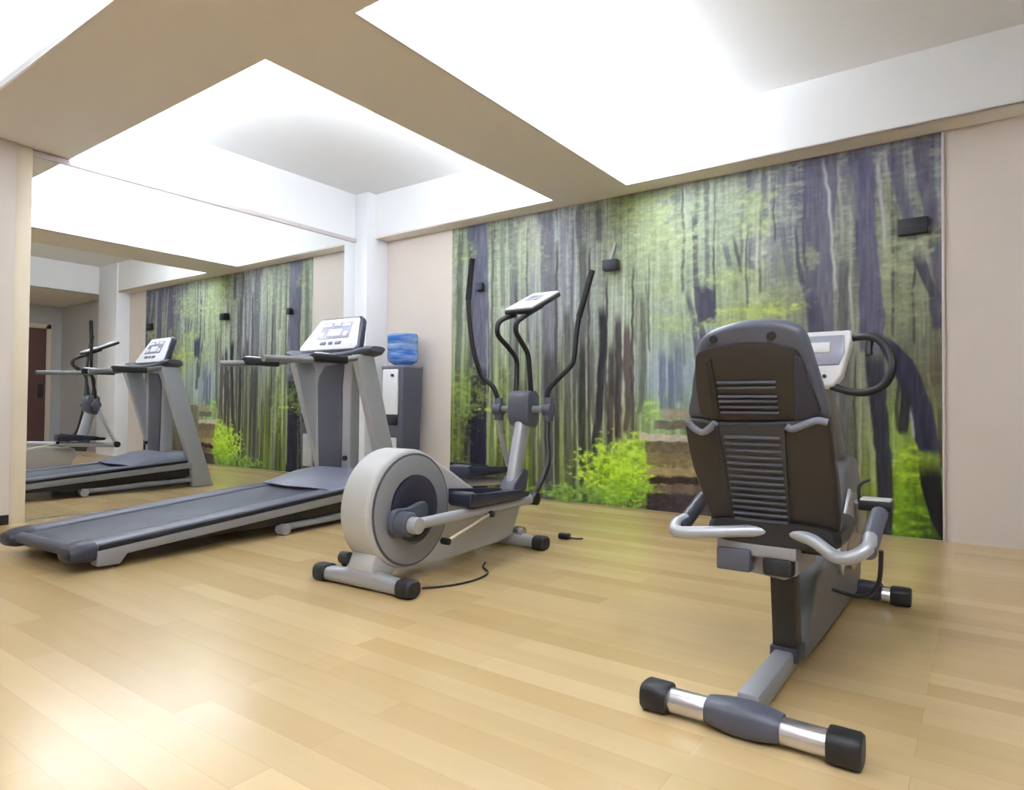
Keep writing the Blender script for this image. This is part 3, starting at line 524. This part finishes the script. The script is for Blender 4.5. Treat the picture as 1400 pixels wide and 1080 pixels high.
    for k in range(17):
        u = -1 + 2 * k / 16; x = u * .455
        zc = 1.165 + .02 * u * u + .02 * max(0, abs(u) - .6) / .4; hz = .026 + .014 * max(0, abs(u) - .3); hy = .13 - .03 * u * u
        if abs(u) > .95: hz *= .55; hy *= .7
        rings.append([(x, 1.89 + p[0], zc + p[1]) for p in rrect(0, 0, hy, hz, 2.6, 20)])
    loft(b, rings); con = obj('console_base', b, M['slate'], t)
    b = new()
    prism(b, [(-.33, 1.185), (.30, 1.185), (.31, 1.22), (.225, 1.47), (.2, 1.495), (-.21, 1.495), (-.24, 1.47), (-.34, 1.22)], 1, -.02, .035, .012, 3)
    tilt = Matrix.Translation((0, 1.85, 1.19)) @ Matrix.Rotation(math.radians(-27), 4, 'X') @ Matrix.Translation((0, 0, -1.19))
    bmesh.ops.transform(b, matrix=tilt, verts=b.verts); dp = obj('display_housing', b, M['navy'], t)
    b = new(); prism(b, [(-.315, 1.205), (.27, 1.205), (.285, 1.23), (.205, 1.465), (.19, 1.478), (-.2, 1.478), (-.22, 1.465), (-.325, 1.235)], 1, -.027, -.015, .004, 2)
    bmesh.ops.transform(b, matrix=tilt, verts=b.verts); obj('display_face', b, M['screenwhite'], dp)
    b = new(); prism(b, [(-.17, 1.3), (.17, 1.3), (.15, 1.44), (-.15, 1.44)], 1, -.031, -.022, .004, 2)
    bmesh.ops.transform(b, matrix=tilt, verts=b.verts); obj('display_screen', b, M['screengrey'], dp)
    for x, z, wx, wz in [(-.1, 1.415, .04, .014), (.0, 1.42, .03, .012), (.1, 1.415, .04, .014), (0, 1.35, .07, .03), (-.12, 1.335, .02, .02), (.12, 1.335, .02, .02), (-.08, 1.26, .03, .012), (0, 1.26, .02, .012), (.08, 1.26, .03, .012)]:
        b = new(); box(b, x - wx, x + wx, -.035, -.024, z - wz, z + wz, .003)
        bmesh.ops.transform(b, matrix=tilt, verts=b.verts); obj('button', b, M['white'] if z > 1.3 else M['slatelt'], dp)
    return t
treadmill()

# ------------------------------------------------------------------ elliptical trainer
def arc(cy, cz, r, a0, a1, n):
    return [(cy + r * math.cos(math.radians(a0 + (a1 - a0) * k / n)), cz + r * math.sin(math.radians(a0 + (a1 - a0) * k / n))) for k in range(n + 1)]

def elliptical():
    t = thing('elliptical_trainer', 'silver elliptical trainer with big round flywheel cover and tall black swing arms', 'elliptical trainer', (-2.215, 1.98, 0), math.radians(2.4))
    cy, cz, r = .2, .333, .272
    out = arc(cy, cz, r, 255, 55, 30) + [(.52, .475), (.64, .405), (.76, .352), (1.0, .322), (1.13, .305), (1.15, .23), (1.06, .065), (.9, .055), (.4, .045)]
    b = new(); prism(b, out, 0, -.088, .088, .02, 3); body = obj('flywheel_housing', b, M['lightgrey'], t)
    for s in (-1, 1):
        b = new(); lathe(b, [(.248, s * .082), (.248, s * .094), (.235, s * .099), (.16, s * .099), (.16, s * .09)], 'x', (0, cy + .012, cz - .005), 48); obj('side_disc', b, M['silverd'], body)
        b = new(); lathe(b, [(.258, s * .08), (.258, s * .0905), (.248, s * .092), (.245, s * .08)], 'x', (0, cy + .012, cz - .005), 48); obj('disc_seam', b, M['slate'], body)
        b = new(); lathe(b, [(.152, s * .09), (.152, s * .104), (.13, s * .112), (.12, s * .108), (.05, s * .106), (.01, s * .106)], 'x', (0, cy + .02, cz), 40); obj('crank_disc', b, M['navy'], body)
    # crank hubs
    for s, (py, pz) in ((1, (.085, .285)), (-1, (.36, .40))):
        b = new(); prism(b, smoothline([(cy + .05, cz + .03), (cy + .06, cz - .04), (py + .05, pz - .055), (py - .03, pz - .06), (py - .06, pz), (py - .03, pz + .06), (py + .06, pz + .06)], 3), 0, s * .105, s * .14, .008)
        rod(b, (s * .12, py, pz), (s * .2, py, pz), .054, 24, .008); crank = obj('crank_arm', b, M['slate'], t)
    # pedal arms with footplates
    ends = {1: ((.085, .285), (1.08, .29)), -1: ((.36, .40), (1.5, .33))}
    for s in (1, -1):
        (y0, z0), (y1, z1) = ends[s]; x = s * .205
        b = new(); tube(b, [(x, y0 - .03, z0), (x, (y0 + y1) / 2, (z0 + z1) / 2 + .0), (x, y1 + .03, z1)], .026, 12, 4, flat=1.0); pa = obj('pedal_arm', b, M['silver'], t)
        b = new(); rod(b, (x - .035 * s, y0, z0), (x + .04 * s, y0, z0), .036); obj('arm_joint', b, M['silver'], pa)
        b = new(); tube(b, [(x + .025 * s, y0 + .55, z0 - .02), (x + .03 * s, y0 + .2, z0 - .10)], .008, 8, 0); obj('brace_bar', b, M['creambar'], pa, 'thin pale brace bar')
        for by, bz in ((y0 + .2, z0 - .1), (y0 + .55, z0 - .02)):
            b = new(); rod(b, (x, by, bz), (x + .045 * s, by, bz), .016); obj('brace_bolt', b, M['black'], pa)
        ya, yb_ = (.45, .96) if s > 0 else (.92, 1.36); zp = (z0 + z1) / 2 + .03
        b = new(); xo = x - s * .02
        prism(b, [(ya, zp), (yb_, zp), (yb_ + .02, zp + .02), (yb_, zp + .03), (ya + .1, zp + .035), (ya + .02, zp + .075), (ya - .01, zp + .07), (ya - .015, zp + .02)], 0, xo - .07, xo + .07, .008)
        prism(b, [(ya, zp + .02), (yb_ - .02, zp + .02), (yb_ - .08, zp + .045), (ya + .1, zp + .075), (ya, zp + .085)], 0, xo - .078, xo - .066, .003)
        prism(b, [(ya, zp + .02), (yb_ - .02, zp + .02), (yb_ - .08, zp + .045), (ya + .1, zp + .06), (ya, zp + .07)], 0, xo + .066, xo + .078, .003)
        obj('footplate', b, M['navy'], pa)
    # stabilizers
    for (y, hx, nm) in ((0, .295, 'rear'), (1.13, .27, 'front')):
        b = new(); rings = []
        for k in range(13):
            u = -1 + k / 6; hz = .03 + .012 * (1 - abs(u)); rings.append([(u * (hx - .06), y + p[0], .035 + (hz - .03) + p[1]) for p in rrect(0, 0, .036, hz, 3, 16)])
        loft(b, rings); st = obj('stabilizer_bar', b, M['silver'], t)
        for s in (-1, 1):
            b = new(); rings = []
            for u, k in ((hx - .075, .95), (hx - .07, 1.12), (hx - .01, 1.12), (hx, .9)): rings.append([(s * u, y + p[0], .038 + p[1]) for p in rrect(0, 0, .042 * k, .034 * k, 3, 16)])
            loft(b, rings); obj('end_cap', b, M['black'], st)
    b = new(); prism(b, [(-.02, .06), (.1, .05), (.16, .09), (.1, .2), (.0, .16), (-.03, .1)], 0, -.075, .075, .012); obj('rear_saddle', b, M['lightgrey'], t)
    b = new(); rod(b, (-.12, -.02, .125), (-.07, -.02, .125), .028); rod(b, (-.105, -.02, .09), (-.085, -.02, .13), .014); obj('transport_wheel', b, M['black'], t)
    b = new(); rod(b, (.06, 1.13, .085), (.12, 1.13, .085), .03); obj('front_collar', b, M['chrome'], t)
    # mast
    b = new(); prism(b, [(1.09, .28), (1.25, .26), (1.30, .42), (1.24, .44), (1.14, .36)], 0, -.052, .052, .012, 3); obj('mast_clamp', b, M['slate'], t)
    b = new()
    loft(b, [[(p[0], 1.185 + (z - .3) * .27 + p[1], z) for p in rrect(0, 0, .04, .056, 2.4, 20)] for z in (.3, .45, .6, .72)])
    obj('mast', b, M['silver'], t)
    b = new(); prism(b, [(1.25, .70), (1.34, .675), (1.375, .72), (1.375, .87), (1.34, .905), (1.26, .90), (1.235, .86), (1.23, .74)], 0, -.072, .072, .012, 3); blk = obj('pivot_block', b, M['slate'], t)
    b = new(); rod(b, (-.2, 1.3, .79), (.2, 1.3, .79), .022); obj('pivot_axle', b, M['midgrey'], blk)
    # swing arms
    sw = {-1: dict(up=[(-.17, 1.3, .79), (-.185, 1.28, .88), (-.21, 1.27, .935), (-.262, 1.24, .985), (-.283, 1.22, 1.05), (-.31, 1.19, 1.2), (-.335, 1.18, 1.47), (-.308, 1.18, 1.722)], lo=[(-.17, 1.3, .79), (-.2, 1.36, .62), (-.205, 1.5, .34)]),
          1: dict(up=[(.175, 1.3, .79), (.17, 1.3, .88), (.19, 1.31, .93), (.29, 1.35, 1.04), (.315, 1.36, 1.1), (.335, 1.38, 1.34), (.39, 1.44, 1.62)], lo=[(.175, 1.3, .79), (.185, 1.27, .63), (.215, 1.23, .47), (.205, 1.08, .29)])}
    for s in (-1, 1):
        b = new(); tube(b, sw[s]['up'], .0155, 12, 5); arm = obj('swing_arm', b, M['black'], t)
        b = new(); u = sw[s]['up']; tube(b, [u[-2], [(u[-2][i] + u[-1][i]) / 2 for i in range(3)], u[-1]], .0185, 12, 4); obj('foam_grip', b, M['foam'], arm)
        b = new(); rod(b, (s * .15, 1.3, .79), (s * .205, 1.3, .79), .042); rod(b, (s * .178, 1.3, .72), (s * .178, 1.3, .86), .03); obj('pivot_joint', b, M['slate'], arm)
        b = new(); lo = sw[s]['lo']; tube(b, lo, .017, 12, 5); low = obj('lower_link', b, M['brown'] if s > 0 else M['silver'], t)
        b = new(); rod(b, (lo[-1][0] - .035, lo[-1][1], lo[-1][2]), (lo[-1][0] + .035, lo[-1][1], lo[-1][2]), .035); obj('pedal_joint', b, M['black'], low)
    # console on two bent tubes
    for x, pts in ((-.055, [(1.3, .89), (1.31, 1.0), (1.30, 1.10), (1.2, 1.17), (1.105, 1.225), (1.10, 1.285), (1.15, 1.325), (1.28, 1.368)]), (.055, [(1.3, .89), (1.28, 1.02), (1.26, 1.12), (1.19, 1.185), (1.13, 1.24), (1.135, 1.295), (1.22, 1.345), (1.42, 1.435)])):
        b = new(); tube(b, [(x, y, z) for y, z in pts], .0155, 12, 5); obj('console_tube', b, M['black'], t)
    mt = Matrix.Translation((.012, 1.22, 1.355)) @ Matrix.Rotation(math.radians(24), 4, 'X')
    b = new(); box(b, -.10, .10, 0, .38, 0, .032, .012, 3); bmesh.ops.transform(b, matrix=mt, verts=b.verts); cs = obj('console', b, M['black'], t)
    b = new(); box(b, -.095, .095, .01, .37, .026, .042, .008, 3); bmesh.ops.transform(b, matrix=mt, verts=b.verts); obj('console_face', b, M['screenwhite'], cs)
    b = new(); box(b, -.045, .045, .17, .27, .04, .046, .004, 2); bmesh.ops.transform(b, matrix=mt, verts=b.verts); obj('console_screen', b, M['screengrey'], cs)
    return t
elliptical()

# ------------------------------------------------------------------ recumbent bike
def bike():
    t = thing('recumbent_bike', 'recumbent exercise bike with tall dark backrest seen from behind', 'exercise bike', (-.48, 1.66, 0), 0)
    for y, hx, nm in ((0, .262, 0), (1.48, .242, 1)):
        b = new(); rod(b, (-hx + .05, y, .036), (hx - .05, y, .036), .031, 24, .004, 1.1); st = obj('stabilizer_bar', b, M['chrome'], t)
        for s in (-1, 1):
            b = new(); rings = []
            for u, k in ((hx - .072, .95), (hx - .066, 1.0), (hx - .008, 1.0), (hx, .86)): rings.append([(s * u, y + p[0], .037 + p[1]) for p in rrect(0, 0, .042 * k, .037 * k, 3.2, 20)])
            loft(b, rings); obj('end_cap', b, M['black'], st)
        if nm == 1:
            b = new(); box(b, -.13, .14, y - .042, y + .042, .012, .078, .015, 3); obj('front_cover', b, M['navy'], st)
        if nm == 0:
            b = new(); rings = []
            for k in range(11):
                u = -1 + k / 5; g = 1 - .25 * u * u; rings.append([(u * .09, y + p[0], .040 + p[1]) for p in rrect(0, 0, .05 * g, .04 * g, 2.8, 20)])
            loft(b, rings); obj('saddle_cover', b, M['slate'], st)
    b = new(); box(b, -.028, .028, .03, .5, .03, .088, .008, 2); obj('rear_beam', b, M['silverd'], t)
    b = new(); prism(b, [(.41, .06), (.48, .06), (.45, .33), (.37, .33)], 0, -.034, .034, .006); obj('seat_post', b, M['brown'], t)
    b = new(); box(b, -.04, .04, .395, .495, .055, .098, .006); obj('post_collar', b, M['navy'], t)
    # long shroud rising to the front
    b = new(); prism(b, [(.47, .045), (1.2, .03), (1.5, .03), (1.56, .1), (1.55, .5), (1.45, .6), (1.3, .62), (1.16, .55), (1.05, .38), (.85, .30), (.62, .27), (.50, .15)], 0, -.05, .05, .018, 3); sh = obj('drive_shroud', b, M['shroudgrey'], t)
    for s in (-1, 1):
        b = new(); lathe(b, [(.15, s * .055), (.15, s * .072), (.13, s * .08), (.02, s * .08)], 'x', (0, 1.22, .33), 36); obj('crank_cover', b, M['tan'], sh)
        b = new(); prism(b, [(.9, .29), (1.15, .5), (1.2, .44), (.98, .2)], 0, s * .058, s * .07, .004); obj('side_stripe', b, M['silver'], sh)
    # mast, console and handlebar
    b = new(); tube(b, [(0, 1.35, .55), (0, 1.15, .75), (0, .93, .93)], .032, 14, 4); obj('console_mast', b, M['midgrey'], t)
    mt = Matrix.Translation((0, .86, .88)) @ Matrix.Rotation(math.radians(-14), 4, 'X')
    b = new(); prism(b, [(-.11, .205), (.11, .205), (.112, .17), (.085, .04), (.06, 0), (-.06, 0), (-.085, .04), (-.112, .17)], 1, -.02, .03, .01, 3); bmesh.ops.transform(b, matrix=mt, verts=b.verts); cs = obj('console', b, M['white'], t)
    b = new(); prism(b, [(-.085, .185), (.088, .185), (.09, .12), (.075, .075), (-.075, .075), (-.088, .12)], 1, -.026, -.015, .004, 2); bmesh.ops.transform(b, matrix=mt, verts=b.verts); obj('console_screen', b, M['screengrey'], cs)
    b = new(); box(b, -.06, .045, -.03, -.02, .12, .16, .004); bmesh.ops.transform(b, matrix=mt, verts=b.verts); obj('console_window', b, M['white'], cs)
    for x in (-.03, .0, .03):
        b = new(); rod(b, (x, -.026, .035), (x, -.016, .035), .007, 12, .001); bmesh.ops.transform(b, matrix=mt, verts=b.verts); obj('button', b, M['black'], cs)
    for s in (-1, 1):
        b = new(); tube(b, [(s * .05, .87, .885), (s * .12, .85, .862), (s * .185, .82, .866), (s * .225, .81, .895), (s * .243, .81, .95), (s * .225, .84, 1.005), (s * .19, .86, 1.045), (s * .15, .88, 1.055), (s * .09, .92, 1.055)], .0135, 12, 5)
        hb = obj('handlebar', b, M['black'], t)
        b = new(); tube(b, [(s * .17, .88, 1.05), (s * .165, .87, 1.01), (s * .168, .865, .99)], .012, 10, 3); obj('switch_stub', b, M['black'], hb)
    # pedals: cranks, footrests, straps
    for s, (py, pz) in ((1, (1.14, .455)), (-1, (1.3, .20))):
        b = new(); tube(b, [(s * .085, 1.22, .33), (s * .1, (1.22 + py) / 2, (.33 + pz) / 2), (s * .1, py, pz)], .014, 10, 3, flat=1.4); cr = obj('crank', b, M['silver'], t)
        b = new(); box(b, s * .155 - .055, s * .155 + .055, py - .045, py + .055, pz - .028, pz + .008, .006); pd = obj('pedal', b, M['black'], cr)
        b = new(); box(b, s * .155 - .05, s * .155 + .05, py - .03, py + .045, pz + .006, pz + .016, .004); obj('pedal_plate', b, M['white'], cr)
        b = new(); tube(b, [(s * .155 - .055, py, pz), (s * .155 - .055, py, pz + .06), (s * .155 - .02, py, pz + .085)], .007, 8, 4, flat=2.5); obj('pedal_strap', b, M['black'], cr)
    # seat carriage
    b = new(); box(b, -.15, .07, .24, .55, .385, .43, .01); prism(b, [(-.15, .39), (.07, .39), (.07, .345), (.03, .325), (-.08, .335), (-.13, .355)], 1, .27, .5, .008); car = obj('seat_carriage', b, M['silverd'], t)
    b = new(); box(b, -.145, -.05, .225, .3, .342, .405, .006); obj('carriage_box', b, M['slate'], car)
    b = new(); box(b, -.02, .06, .235, .30, .34, .39, .01); obj('carriage_lock', b, M['black'], car)
    # lower U tube with side grips
    b = new(); tube(b, [(-.245, .25, 0.470), (-.255, .2, 0.460), (-.235, .17, 0.445), (-.15, .2, 0.450), (0, .26, 0.460), (.1, .24, 0.455), (.17, .2, 0.425), (.21, .18, 0.430), (.245, .2, 0.455), (.245, .25, 0.475)], .017, 14, 6); ut = obj('grip_tube', b, M['silver'], t)
    for s in (-1, 1):
        b = new(); tube(b, [(s * .245, .20, .445), (s * .246, .30, .48), (s * .248, .41, .515)], .022, 14, 4); gp = obj('side_grip', b, M['slate'] if s > 0 else M['navy'], ut)
    b = new(); tube(b, [(.262, .32, .43), (.25, .36, .33), (.2, .45, .27), (.1, .6, .24)], .006, 8, 5); obj('sensor_cable', b, M['black'], t)
    # seat cushion
    b = new(); rings = []
    for y, k, z in ((.24, .9, 0), (.26, 1, 0), (.4, 1.0, 0), (.58, .92, .0), (.64, .75, -.005), (.66, .55, -.01)):
        rings.append([(p[0] + .0, y, .455 + z + p[1]) for p in rrect(0, 0, .178 * k, .034 * (.8 + .2 * k), 4, 24)])
    loft(b, rings); obj('seat_cushion', b, M['black'], t)
    # backrest, built upright in (x, s) and tilted back
    v = Vector((0, -.23, .57)).normalized()
    ty = Vector((0, v.z, -v.y))       # pointing forward (away from the camera)
    mt = Matrix(((1, 0, 0, 0), (0, ty.y, v.y, .29), (0, ty.z, v.z, .45), (0, 0, 0, 1)))
    def bk(name, b, m_, par, label=None):
        bmesh.ops.transform(b, matrix=mt, verts=b.verts); return obj(name, b, m_, par, label)
    up = [(-.135, .585), (-.085, .605), (-.02, .617), (.05, .615), (.1, .60), (.125, .575), (.142, .50), (.158, .42), (.165, .345), (.1, .335), (-.19, .335), (-.192, .42), (-.172, .50), (-.158, .55)]
    lo = [(-.2, .355), (-.12, .345), (.07, .35), (.13, .362), (.165, .35), (.172, .25), (.174, .12), (.172, .03), (.14, -.02), (.1, -.04), (0, -.036), (-.1, -.022), (-.16, -.012), (-.178, .06), (-.19, .12), (-.206, .2), (-.212, .29)]
    b = new(); prism(b, smoothline([(x * .98, s) for x, s in up], 3), 1, 0, .05, .015, 3); br = bk('backrest_shell', b, M['slate'], t)
    b = new(); prism(b, smoothline([(x * 1.0, s * .97 + .006) for x, s in [(-.125, .585), (-.02, .612), (.085, .60), (.12, .5), (.15, .34), (.158, .2), (.162, .06), (.12, 0), (-.14, 0), (-.17, .1), (-.20, .25), (-.18, .42), (-.155, .53)]], 4), 1, .03, .07, .016, 3); bk('backrest_cushion', b, M['foam'], br)
    b = new(); prism(b, smoothline([(-.148, .545), (-.08, .562), (0, .566), (.075, .553), (.11, .53), (.13, .45), (.145, .36), (.07, .352), (-.14, .35), (-.165, .42), (-.16, .5)], 3), 1, -.010, .01, .004); bk('upper_panel', b, M['brown'], br)
    b = new(); prism(b, [(-.128, .352), (-.13, .52), (-.112, .53), (-.108, .352)], 1, -.014, .0, .003); bk('panel_groove', b, M['black'], br)
    for k, s in enumerate((.46, .445, .42, .407, .39, .374)):
        b = new(); box(b, -.105, .048, -.018, -.004, s - .003, s + .003, .0025); bk('rib', b, M['slate'], br)
    b = new(); prism(b, [(.085, .352), (.10, .53), (.115, .52), (.142, .40), (.148, .352)], 1, -.014, .0, .004); bk('side_recess', b, M['navy'], br)
    for x in (-.102, .046):
        b = new(); rod(b, (x, -.006, .58), (x, .004, .58), .011, 16, .001); bk('bolt_hole', b, M['black'], br)
    b = new(); prism(b, smoothline(lo, 2), 1, -.018, .04, .012, 3); lw = bk('lower_shell', b, M['brown'], t)
    b = new(); prism(b, [(-.112, .338), (.062, .345), (.05, .02), (.0, .012), (-.098, .02)], 1, -.026, -.01, .005); bk('rib_panel', b, M['brownrib'], lw)
    for k in range(15):
        s = .035 + k * .0195; b = new(); box(b, -.098 + .0, .048, -.034, -.022, s - .0035, s + .0035, .003); bk('rib', b, M['slate'], lw)
    b = new(); prism(b, [(-.125, .34), (-.112, .34), (-.093, .02), (-.108, .02)], 1, -.027, -.012, .003); bk('panel_groove', b, M['black'], lw)
    for s_, xs in ((-1, [(-.2, .35), (-.185, .33), (-.16, .315), (-.135, .33), (-.12, .345)]), (1, [(.165, .352), (.14, .357), (.11, .345), (.08, .332), (.065, .34)])):
        b = new(); tube(b, [(x, -.02, s) for x, s in xs], .010, 10, 4, flat=.9); bk('shoulder_bracket', b, M['slatelt'], lw)
    b = new(); box(b, -.15, .15, -.012, .05, -.05, -.02, .006); bk('lower_edge', b, M['black'], lw)
    return t
bike()

# ------------------------------------------------------------------ water cooler
def cooler():
    t = thing('water_cooler', 'slim grey water cooler with blue bottle by the white corner column', 'water cooler', (-4.63, 4.6, 0), 0)
    b = new(); box(b, -.15, .15, -.14, .14, .0, 1.19, .018, 3, taper=(.8, .85)); body = obj('cabinet', b, M['slate'], t)
    b = new(); box(b, -.12, .085, -.155, -.13, .72, 1.16, .012, 3); fp = obj('front_panel', b, M['white'], body, 'pale grey front panel')
    b = new(); box(b, -.11, .07, -.151, -.125, .62, .70, .006); obj('drip_recess', b, M['black'], body)
    b = new(); box(b, -.1, .06, -.146, -.12, .15, .5, .01); obj('lower_panel', b, M['lightgrey'], body)
    b = new(); rod(b, (.03, -.18, 1.1), (.03, -.15, 1.1), .014); obj('tap', b, M['navy'], body)
    b = new(); box(b, -.152, .152, -.142, .142, 1.17, 1.2, .012, 3); obj('cooler_top', b, M['slatelt'], body)
    b = new(); lathe(b, [(.04, 1.19), (.09, 1.21), (.14, 1.24), (.15, 1.27), (.15, 1.33), (.143, 1.34), (.15, 1.355), (.15, 1.40), (.143, 1.41), (.15, 1.425), (.15, 1.49), (.14, 1.51), (.06, 1.515)], 'z', (0, 0, 0), 36); obj('bottle', b, M['bottle'], t, 'blue water bottle')
    return t
cooler()

# ------------------------------------------------------------------ small things on the mural wall
def speaker(x, z, w_, h_, d_, label, bracket):
    t = thing('wall_speaker', label, 'speaker', (x, 4.836, z))
    b = new(); box(b, -w_ / 2, w_ / 2, -d_, -.02, -h_ / 2, h_ / 2, .006, 2); bd = obj('cabinet', b, M['black'], t)
    b = new(); box(b, -w_ / 2 + .008, w_ / 2 - .008, -d_ - .003, -d_ + .003, -h_ / 2 + .008, h_ / 2 - .008, .002); obj('grille', b, M['navy'], bd)
    b = new(); box(b, -.025, .025, -.025, 0, -.03, .03, .003); obj('bracket', b, M['midgrey'], t)
    if bracket:
        b = new(); tube(b, [(-.02, -.04, h_ / 2), (-.0, -.02, h_ / 2 + .09), (.015, -.012, h_ / 2 + .15)], .014, 8, 3, flat=1.0); obj('arm', b, M['silver'], t)
    return t
speaker(-2.45, 1.965, .13, .085, .09, 'small black speaker with silver arm near the middle of the forest mural', True)
speaker(-3.82, 1.93, .075, .075, .06, 'tiny black box on the leftmost dark tree trunk of the mural', False)
t = thing('wall_sign', 'flat black plate at upper right of the forest mural', 'sign', (-.352, 4.836, 1.968))
b = new(); box(b, -.083, .083, -.03, 0, -.052, .052, .006); obj('plate', b, M['black'], t)
b = new(); box(b, -.07, .07, -.033, -.028, -.006, .006, .001); obj('slot', b, M['navy'], t)

# power cables and plug on the floor
b = new(); tube(b, [(-2.00, 2.12, .006), (-1.93, 2.22, .006), (-1.90, 2.36, .006), (-1.93, 2.5, .006), (-2.02, 2.58, .006), (-2.07, 2.66, .006)], .005, 8, 6)
tag(obj('power_cable', b, M['black']), 'thin black cable curled on the floor beside the elliptical trainer', 'cable')
t = thing('floor_socket', 'small black plug lying on the floor in front of the mural', 'plug', (-2.08, 3.46, 0))
b = new(); box(b, -.035, .035, -.025, .025, 0, .035, .01, 3); obj('plug_body', b, M['black'], t)
b = new(); tube(b, [(.03, 0, .012), (.07, .02, .006), (.10, .05, .006)], .005, 8, 4); obj('plug_cord', b, M['black'], t)
